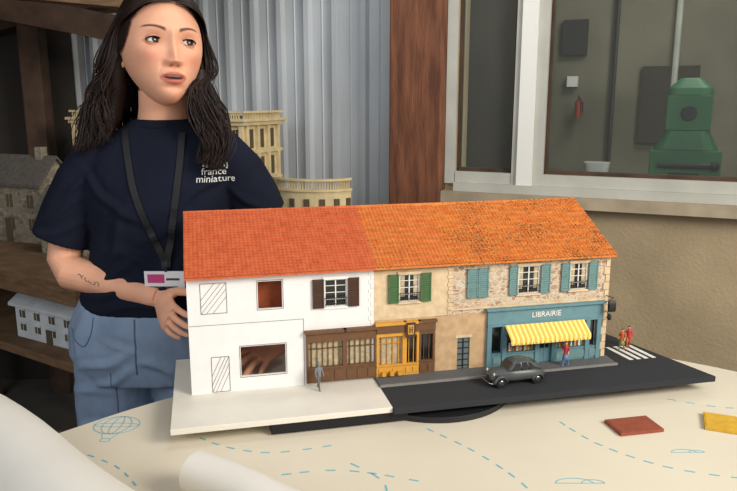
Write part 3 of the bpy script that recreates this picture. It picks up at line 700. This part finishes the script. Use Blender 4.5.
def hand(b,W,F,N,S_,curl,spread=.12,thumb=(.55,.75,.1),sc=1.0,m=SKIN):
    W=Vector(W);F=Vector(F).normalized();N=Vector(N);N=(N-F*N.dot(F)).normalized();S_=Vector(S_);S_=(S_-F*S_.dot(F)-N*S_.dot(N)).normalized()
    b.loft([(W-F*.015*sc,S_*.024*sc,N*.019*sc),(W+F*.012*sc,S_*.027*sc,N*.018*sc),(W+F*.045*sc,S_*.036*sc,N*.016*sc),(W+F*.075*sc,S_*.039*sc,N*.0135*sc),(W+F*.090*sc,S_*.035*sc,N*.009*sc)],m,n=20)
    for k,(off,L,r) in enumerate(((.029,.068,.0082),(.0098,.077,.0085),(-.0098,.071,.0081),(-.029,.055,.0072))):
        p=W+F*(.080-.004*abs(k-1.2))*sc+S_*off*sc; d=(F+S_*spread*(1.4-k)*.9).normalized(); pts=[p-d*.015]; rs=[r*sc]
        pts.append(p); rs.append(r*1.05*sc); ang=0
        for j,fr in enumerate((.45,.30,.25)):
            ang+=curl[k] if isinstance(curl,(list,tuple)) else curl
            dd=(d*math.cos(ang)-N*math.sin(ang)); p=p+dd*L*fr*sc; pts.append(p); rs.append(r*(.97,.88,.66)[j]*sc)
        b.tube(pts,rs,m,12)
    t0=W+F*.018*sc+S_*.020*sc; td=(F*thumb[0]+S_*thumb[1]-N*thumb[2]).normalized()
    t1=t0+td*.042*sc; td2=(td+F*.55-N*.1).normalized(); t2=t1+td2*.030*sc; t3=t2+(td2+F*.2).normalized()*.024*sc
    b.tube([t0,t0+td*.02*sc,t1,t2,t3],[.013*sc,.0135*sc,.0105*sc,.0098*sc,.007*sc],m,12)
b=MB(); b.tube([(-.672,YB-.005,1.16),(-.715,YB-.012,1.06),(-.725,YB-.02,.99),(-.70,YB-.045,.962),(-.62,YB-.07,.950),(-.53,YB-.10,.932),(-.478,YB-.115,.922)],[.042,.041,.040,.041,.037,.029,.024],SKIN,20)
hand(b,(-.470,YB-.118,.920),(.42,-.82,-.30),(-.8,-.35,.35),(-.2,.15,.9),[.30,.34,.38,.42],thumb=(.6,.7,.25),sc=.93)
armR=b.build('right_arm',woman); remesh(armR,.0022,2)
b=MB(); b.tube([(-.29,YB+.005,1.17),(-.26,YB+.01,1.08),(-.235,YB+.012,.995),(-.222,YB-.04,.94),(-.205,YB-.10,.885),(-.188,YB-.145,.845)],[.042,.040,.037,.036,.031,.024],SKIN,20)
hand(b,(-.180,YB-.165,.838),(-.68,-.66,-.18),(0,-.1,1),(-.6,.75,0),[.14,.16,.18,.2],spread=.3)
armL=b.build('left_arm',woman); remesh(armL,.0022,2)
b=MB(); b.loft([((-.482,YB+.012,1.25),(.085,0,0),(0,.06,0)),((-.482,YB+.01,1.285),(.068,0,0),(0,.056,0)),((-.480,YB+.006,1.31),(.057,0,0),(0,.055,0)),((-.475,YB+.0,1.345),(.054,0,0),(0,.056,0)),((-.472,YB-.004,1.38),(.054,0,0),(0,.058,0)),((-.470,YB+.002,1.43),(.05,0,0),(0,.055,0))],SKIN,n=28)
b.build('neck',woman,smooth=True)
b=MB(); cp=[]
for i in range(29): a=2*math.pi*i/28; cp.append((-.482+.068*math.cos(a),YB+.006+.064*math.sin(a)-.0,1.313+.011*math.sin(a)))
b.tube(cp,.0055,SHIRT,8,cap=False); b.build('collar',woman,smooth=True)

#======== HEAD
HM=Matrix.Translation((-.468,YB-.018,1.474))@Matrix.Rotation(R(30),4,'Z')@Matrix.Rotation(R(-5),4,'X')@Matrix.Rotation(R(3),4,'Y')@Matrix.Diagonal((1.20,1.18,1.16,1))
def gs(x,z,cx,cz,sx,sz): return np.exp(-((x-cx)/sx)**2-((z-cz)/sz)**2)
def headgeo(nu=260,nv=240):
    ph=np.linspace(-math.pi,math.pi,nu,endpoint=False); la=np.linspace(-math.pi/2+.01,math.pi/2-.01,nv)
    PH,LA=np.meshgrid(ph,la); sx=np.cos(LA)*np.sin(PH); sy=-np.cos(LA)*np.cos(PH); sz=np.sin(LA)
    z=.112*sz; t=np.clip(-sz,0,1)
    x=.0735*sx*(1-.28*t**1.5)
    y=np.where(sy<0,-.092*np.abs(sy)**.86,.095*np.abs(sy)); y=np.where(sy>0,y*(1-.40*t),y); y=y-.040*t**1.8
    fr=np.clip(-sy*1.6,0,1); d=np.zeros_like(x); ax=np.abs(x)
    d+=-.0095*gs(ax,z,.030,.002,.017,.012)
    d+=.0035*gs(ax,z,.028,.022,.022,.007)+.002*gs(x,z,0,.018,.012,.010)
    d+=.0050*gs(ax,z,.042,-.022,.018,.016)
    d+=-.0030*gs(ax,z,.046,-.058,.014,.018)
    tz=np.clip((.010-z)/.048,0,1)
    ridge=(.0060+.0170*tz**1.3)*np.where(z<-.0385,np.exp(-((z+.0385)/.0060)**2),1)*np.where(z>.010,np.exp(-((z-.010)/.012)**2),1)
    d+=ridge*np.exp(-(x/(.0068+.0030*tz))**2)
    d+=.0070*gs(ax,z,.0110,-.0385,.0055,.0060)
    d+=-.0025*gs(ax,z,.0185,-.042,.004,.006)
    d+=-.0012*np.exp(-((ax-.021-.25*np.clip(-.045-z,0,1))/.0025)**2)*np.exp(-((z+.052)/.009)**2)
    d+=.0045*gs(x,z,0,-.066,.026,.016)
    d+=.0040*np.exp(-(x/.020)**4)*np.exp(-((z+.0592)/.0038)**2)+.0052*np.exp(-(x/.017)**4)*np.exp(-((z+.0738)/.0048)**2)
    d+=-.0060*np.exp(-(x/.0175)**4-((z+.0660)/.0026)**2)
    d+=-.0015*gs(x,z,0,-.052,.003,.005)
    d+=-.0035*gs(x,z,0,-.0835,.016,.005)+.0060*gs(x,z,0,-.099,.020,.012)
    d+=.002*gs(ax,z,.02,.055,.02,.02)
    y=y-d*fr
    base=np.array(srgb(SKC)[:3]); C=np.ones(x.shape+(3,))*base
    def blend(m,c):
        m=np.clip(m,0,1)[...,None]; C[:]=C*(1-m)+np.array(srgb(c)[:3])*m
    blend(.22*(.5+.5*np.sin(x*310+np.sin(z*270)*2)*np.sin(z*260+np.sin(x*190)*2)),(212,150,120))
    blend(.45*gs(ax,z,.042,-.03,.02,.015)*fr,(208,124,104)); blend(.35*gs(x,z,0,-.038,.012,.008)*fr,(206,130,108))
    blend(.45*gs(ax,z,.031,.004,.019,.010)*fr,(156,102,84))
    u=(ax-.011)/.041; arch=.0195+.0075*np.sin(np.clip(u,0,1)*2.3)-.001*u
    thick=.0036*(1-.55*np.clip(u,0,1)); bm=np.exp(-(((z-arch)/thick)**4))*np.clip((ax-.010)/.004,0,1)*np.clip((.053-ax)/.008,0,1)*(y<0); blend(bm*.92,(50,32,25))
    q=np.clip(1-(ax/.0240)**2,0,1)
    upb=-.0655+.0095*q**.8-.0012*np.exp(-(x/.003)**2); lob=-.0655-.0135*q**.75
    lm=1/(1+np.exp(-(upb-z)/.0005))*1/(1+np.exp(-(z-lob)/.0006))*(ax<.0240)*(y<0); blend(lm*.8,(172,86,78))
    q2=np.clip(1-(ax/.018)**2,0,1)
    gm=1/(1+np.exp(-((-.0655+.0036*q2)-z)/.0003))*1/(1+np.exp(-(z-(-.0655-.0034*q2))/.0003))*(ax<.018)*(y<0); blend(gm,(52,18,18))
    tm=np.exp(-(x/.0115)**6-((z+.0634)/.0011)**4)*(y<0); blend(tm*.8,(210,200,190))
    blend(.9*gs(ax,z,.0062,-.0450,.0030,.0018)*(y<0),(80,40,34))
    return x,y,z,C
x,y,z,C=headgeo(); nv_,nu_=x.shape
vs=np.stack([x,y,z],-1).reshape(-1,3).tolist(); fs=[]
for j in range(nv_-1):
    for i in range(nu_):
        a=j*nu_+i; b2=j*nu_+(i+1)%nu_; fs.append((a,b2,b2+nu_,a+nu_))
fs.append(tuple(range(nu_))[::-1]); fs.append(tuple(range((nv_-1)*nu_,nv_*nu_)))
me=bpy.data.meshes.new('head'); me.from_pydata(vs,[],fs); ca=me.color_attributes.new('Col','FLOAT_COLOR','POINT')
cc=np.concatenate([C.reshape(-1,3),np.ones((nv_*nu_,1))],1); ca.data.foreach_set('color',cc.ravel()); me.materials.append(vcol('face_skin',.58,.10,.28))
for p in me.polygons: p.use_smooth=True
ho=bpy.data.objects.new('head',me); COL.objects.link(ho); ho.matrix_world=HM; ho.parent=woman
EW=mat('eye_white',(208,200,194),.2); IR=mat('iris',(66,44,30),.2); PU=mat('pupil',(8,8,8),.1); LASH=mat('lash',(24,16,14),.7); LID=mat('eyelid',(198,142,116),.5)
b=MB()
for sx in(-1,1):
    c=Vector((sx*.0305,-.0715,.001)); r=.0125
    b.ball(c,r,EW,24,16)
    g=Vector((.22,-.95,.10)).normalized(); q=g.to_track_quat('Z','Y').to_matrix()
    for r0_,r1_,off,m_ in((.0030,.0066,.00025,IR),(.0004,.0030,.0003,PU)):
        b.rings([[c+q@Vector((rr*math.cos(2*math.pi*k/24),rr*math.sin(2*math.pi*k/24),math.sqrt((r+off)**2-rr*rr))) for k in range(24)] for rr in (r1_,(r0_*.4+r1_*.6),(r0_*.7+r1_*.3),r0_)],m_,cap=False)
    R1=.0137
    def sp(a,e,R_=R1): return c+Vector((R_*math.sin(a)*math.cos(e),-R_*math.cos(a)*math.cos(e),R_*math.sin(e)))
    na=24; W=R(64)
    def eu(a): return R(23)*max(0,math.cos(a/W*math.pi/2))**.7-R(3)
    def el(a): return -R(18)*max(0,math.cos(a/W*math.pi/2))**.8-R(3)
    As=[R(-85)+R(170)*i/na for i in range(na+1)]
    b.rings([[sp(a,(eu(a) if abs(a)<W else -R(3))+ (R(85)-eu(a))*k/8) for a in As] for k in range(9)],LID,cap=False,closed=False)
    b.rings([[sp(a,(el(a) if abs(a)<W else -R(3))+(-R(85)-el(a))*k/8) for a in As] for k in range(9)],LID,cap=False,closed=False)
    Al=[-W+2*W*i/16 for i in range(17)]
    b.rings([[sp(a,eu(a)+R(4),R1+.0004) for a in Al],[sp(a,eu(a)-R(3),R1+.0010) for a in Al],[sp(a,eu(a)+R(3),R1+.0030) for a in Al]],LASH,cap=False,closed=False)
    b.rings([[sp(a,el(a)+R(1),R1+.0001) for a in Al],[sp(a,el(a)-R(2),R1+.0003) for a in Al]],LASH,cap=False,closed=False)
eo=b.build('eyes',woman,smooth=True,recalc=False); eo.matrix_world=HM; eo.parent=woman
b=MB()
for sx in(-1,1):
    e0=Vector((sx*.066,.010,-.008)); rim=[e0+Vector((sx*(.005+.004*math.sin(t)),.014*math.cos(t)*.9+.004,.028*math.sin(t))) for t in [R(-100)+R(300)*i/16 for i in range(17)]]
    b.tube(rim,.0030,SKIN,8); b.ball(e0+Vector((sx*.003,.004,0)),(.005,.012,.024),SKIN,14,10); b.ball(e0+Vector((sx*.002,-.002,-.026)),(.004,.007,.008),SKIN,10,8)
eo=b.build('ears',woman,smooth=True); eo.matrix_world=HM; eo.parent=woman
x,y,z,C=headgeo(200,180); c3=np.stack([x*1.07,y*1.05+.004,z*1.055+.003],-1)
def keep(p):
    X,Y,Z=abs(p[0]),p[1],p[2]
    line=.084-.55*X-14*max(0,X-.034)**2 if X<.062 else .084-.0341-14*.028**2-4*(X-.062)
    return Z>line if Y<.004 else Z>-.10
vs=[tuple(p) for p in c3.reshape(-1,3)]; fs=[]; kp=[keep(p) for p in vs]
for j in range(179):
    for i in range(200):
        q=(j*200+i,j*200+(i+1)%200,(j+1)*200+(i+1)%200,(j+1)*200+i)
        if kp[q[0]] and kp[q[1]] and kp[q[2]] and kp[q[3]]: fs.append(q)
b=MB(); b.add(vs,fs,HAIR); o=b.build('scalp_hair',woman,smooth=True); o.matrix_world=HM; o.parent=woman
b=MB()
def G(s): return Vector((random.gauss(0,s),random.gauss(0,s),random.gauss(0,s*.5)))
def lock(side,t,fly=0):
    yr=-.080+.152*t+random.uniform(-.004,.004); e=math.sqrt(max(.08,1-(yr/.100)**2))
    root=HM@Vector((.008+side*random.uniform(0,.003),yr,.112*e+.007))
    a1=HM@Vector((side*(.036+.004*random.random()),yr-.002,.098*e+.010))
    a15=HM@Vector((side*.066,yr*.8+.004,.066*e+.010))
    ye=yr*.38+.020
    lift=random.uniform(0,.008)+fly*.006
    a2=HM@Vector((side*(.0775+lift),ye-.004,.022)); a3=HM@Vector((side*(.083+lift*2.2),ye+.006,-.035))
    q=(t-.5); rr=random.random(); g=1+fly*.8
    if side<0: tail=[Vector((-.580-.030*rr,YB-.025+.09*q,1.385))+G(.008*g),Vector((-.590-.050*rr,YB-.030+.10*q,1.325))+G(.010*g),Vector((-.588-.060*rr,YB-.04+.11*q,1.272-.026*rr))+G(.009*g)]
    else: tail=[Vector((-.386+.026*rr,YB-.050+.07*q,1.385))+G(.006*g),Vector((-.372+.042*rr,YB-.070+.06*q,1.325))+G(.008*g),Vector((-.362+.048*rr,YB-.090+.045*q,1.270))+G(.008*g),Vector((-.360+.034*rr,YB-.106+.03*q,1.232-.022*rr))+G(.008*g)]
    pc=catmull([tuple(p) for p in [root,a1,a15,a2,a3]+tail],5,False); N=len(pc); ph=q*3+random.gauss(0,.3)+(0 if rr<.5 else 1.2); am=.0080; out=[];rs=[]
    r0=random.uniform(.0009,.0020)*(1-.4*fly)
    for i,p in enumerate(pc):
        s=i/(N-1); w=max(0,s-.42)/.58
        out.append(p+Vector((math.sin(ph+s*17)*am*w,math.cos(ph+s*15)*am*.7*w,0))); rs.append(r0*(.5+.5*min(1,s*5))*(1-.8*max(0,s-.75)/.25))
    b.tube(out,rs,HAIR,4)
for side,n in((-1,640),(1,600)):
    for k in range(n): lock(side,k/n)
    for k in range(30): lock(side,k/30,1)
# hair falling from the back of the head behind the neck
for k in range(320):
    a=R(-8+196*k/319)+random.gauss(0,.03); ca_,sa_=math.cos(a),math.sin(a); z0=random.uniform(-.03,.03)
    p0=HM@Vector((.070*ca_,.010+.085*sa_,.05+z0*.5)); p1=HM@Vector((.078*ca_,.012+.088*sa_,-.02)); p2=Vector((-.474+.100*ca_,YB+.022+.075*sa_,1.385))+G(.004); p3=Vector((-.476+.112*ca_,YB+.030+.078*sa_,1.33))+G(.006); p4=Vector((-.476+.120*ca_,YB+.045+.085*sa_,1.275-.03*random.random()))+G(.007)
    pc=catmull([tuple(p) for p in (p0,p1,p2,p3,p4)],5,False); N=len(pc); ph=k*.02+random.gauss(0,.4); r0=random.uniform(.0010,.0022)
    b.tube([p+Vector((math.sin(ph+i*.9)*.003*i/N,math.cos(ph+i*.8)*.003*i/N,0)) for i,p in enumerate(pc)],[r0*(1-.7*max(0,i/N-.7)/.3) for i in range(N)],HAIR,4)
b.loft([((-.470,YB+.062,1.50),(.070,0,0),(0,.045,0)),((-.474,YB+.066,1.42),(.088,0,0),(0,.034,0)),((-.476,YB+.078,1.35),(.098,0,0),(0,.026,0)),((-.476,YB+.098,1.29),(.104,0,0),(0,.018,0)),((-.476,YB+.110,1.25),(.085,0,0),(0,.010,0))],HAIR,n=28)
b.tube([HM@Vector((-.070,.02,.02)),HM@Vector((-.078,.02,-.04)),(-.582,YB-.01,1.385),(-.600,YB-.015,1.33),(-.605,YB-.02,1.28)],[.018,.024,.032,.034,.014],HAIR,14)
b.tube([HM@Vector((.070,.02,.02)),HM@Vector((.078,.018,-.04)),(-.380,YB-.035,1.385),(-.358,YB-.055,1.325),(-.346,YB-.075,1.275),(-.348,YB-.095,1.24)],[.016,.022,.024,.024,.016,.006],HAIR,14)
b.build('hair_locks',woman,smooth=True)

# items on shirt via projection
bm=bmesh.new(); bm.from_mesh(shirt.data); bvh=BVHTree.FromBMesh(bm)
def onshirt(x,z,off=.002):
    h=bvh.ray_cast(Vector((x,1.0,z)),Vector((0,1,0)))
    return (h[0].y if h[0] else YB-.1)-off
STR=mat('lanyard_black',(14,14,16),.6)
b=MB()
def strap(P_,w=.0075):
    pc=catmull([(x,0,z) for x,z in P_],8,False); rs=[]
    for i,p in enumerate(pc):
        t=(pc[min(i+1,len(pc)-1)]-pc[max(0,i-1)]).normalized(); s=Vector((t.z,0,-t.x))*w
        y0=min(onshirt(p.x-s.x,p.z-s.z),onshirt(p.x,p.z),onshirt(p.x+s.x,p.z+s.z))
        rs.append([Vector((p.x-s.x,y0,p.z-s.z)),Vector((p.x+s.x,y0,p.z+s.z)),Vector((p.x+s.x,y0-.0012,p.z+s.z)),Vector((p.x-s.x,y0-.0012,p.z-s.z))])
    b.rings(rs,STR)
strap([(-.548,1.296),(-.535,1.24),(-.515,1.16),(-.485,1.07),(-.466,1.02),(-.458,.99)]); strap([(-.418,1.290),(-.418,1.23),(-.424,1.16),(-.440,1.07),(-.452,1.02),(-.456,.99)])
b.build('lanyard',woman)
b=MB(); yb=onshirt(-.472,.965)-.006; BW=mat('badge_card',(226,224,226),.4); BP=mat('badge_print',(190,60,120),.5)
b.tube([(-.456,yb,.993),(-.456,yb,.983)],.004,M['iron'],8)
b.bx(-.505,-.415,yb-.002,yb,.934,.984,BW); b.bx(-.498,-.46,yb-.0026,yb-.0018,.957,.977,BP); b.bx(-.456,-.426,yb-.0026,yb-.0018,.963,.968,M['line']); b.bx(-.498,-.43,yb-.0026,yb-.0018,.942,.949,M['line'])
b.build('badge',woman)
for s,zz,sz,nm_ in(('france',1.204,.021,'shirt_lettering'),('miniature',1.188,.021,'shirt_lettering_lower')):
    o=text(s,sz,M['lite'],nm_,None,(0,0,0),(0,0,0))
    for v in o.data.vertices:
        xx=-.343+v.co.x+( -.004 if s=='france' else 0); z2=zz+v.co.y; v.co=Vector((xx,onshirt(xx,z2,.0015)-max(0,v.co.z),z2))
    o.parent=woman
b=MB()
for i in range(8):
    xx=-.369+.007*i; b.box((xx,onshirt(xx,1.218,.0015),1.218+.002*math.sin(i*1.7)),(.004,.001,.005+.005*(i%3==1)+.003*(i%2)),M['lite'])
b.build('shirt_emblem',woman)
bmj=bmesh.new(); bmj.from_mesh(jeans.data); bvj=BVHTree.FromBMesh(bmj)
b=MB()
def seam(P_,w=.0016):
    pc=catmull([(x,0,z) for x,z in P_],8,False); q=[]
    for p in pc:
        h=bvj.ray_cast(Vector((p.x,1.0,p.z)),Vector((0,1,0)))
        if h[0]: q.append(h[0])
    if len(q)>2: b.tube(q,w,SEAM,6)
seam([(-.70,.835),(-.665,.80),(-.64,.83),(-.635,.87)]); seam([(-.535,.87),(-.533,.80),(-.535,.74)],.002); seam([(-.60,.60),(-.598,.68),(-.60,.74)],.0015)
b.build('jeans_seams',woman,smooth=True)
bma=bmesh.new(); bma.from_mesh(armR.data); bva=BVHTree.FromBMesh(bma); b=MB(); INK=mat('tattoo_ink',(84,70,72),.6)
def ink(P_):
    q=[]
    for x_,z_ in P_:
        h=bva.ray_cast(Vector((x_,1.0,z_)),Vector((0,1,0)))
        if h[0]: q.append(h[0])
    if len(q)>1: b.tube(q,.0010,INK,5)
for k in range(6): xx=-.662+.009*k; ink([(xx+.004*math.cos(a*1.1+k),.966-.003*k+.005*math.sin(a*.9+k)) for a in range(4)])
b.build('forearm_tattoo',woman)

# ------------------------------------------------------------ lighting
w=bpy.data.worlds.new('world'); scene.world=w; w.use_nodes=True
bg=w.node_tree.nodes['Background']; bg.inputs[0].default_value=(.93,.95,1,1); bg.inputs[1].default_value=.56
def area(name,loc,tgt,size,e,col):
    l=bpy.data.lights.new(name,'AREA'); l.size=size; l.energy=e; l.color=col; o=bpy.data.objects.new(name,l); COL.objects.link(o)
    o.location=loc; o.rotation_euler=(Vector(tgt)-Vector(loc)).to_track_quat('-Z','Y').to_euler(); return o
area('daylight_opening',(2.0,-.1,2.3),(-.1,1.5,1.0),1.1,86,(1,.94,.85))
area('fill_left',(-1.6,-.8,2.3),(-.5,1.8,1.0),1.6,24,(.92,.95,1))  # added fill from the left for ambient light, not a real opening
area('background_fill',(-.1,1.7,2.62),(-.7,3.0,1.3),.7,14,(.94,.97,1))  # lamp added under the ceiling to brighten the corrugated wall
area('inner_room_fill',(1.5,3.0,2.5),(1.2,3.6,1.0),.6,16,(1,.96,.88))  # unseen lamp added so the machine behind the window shows up
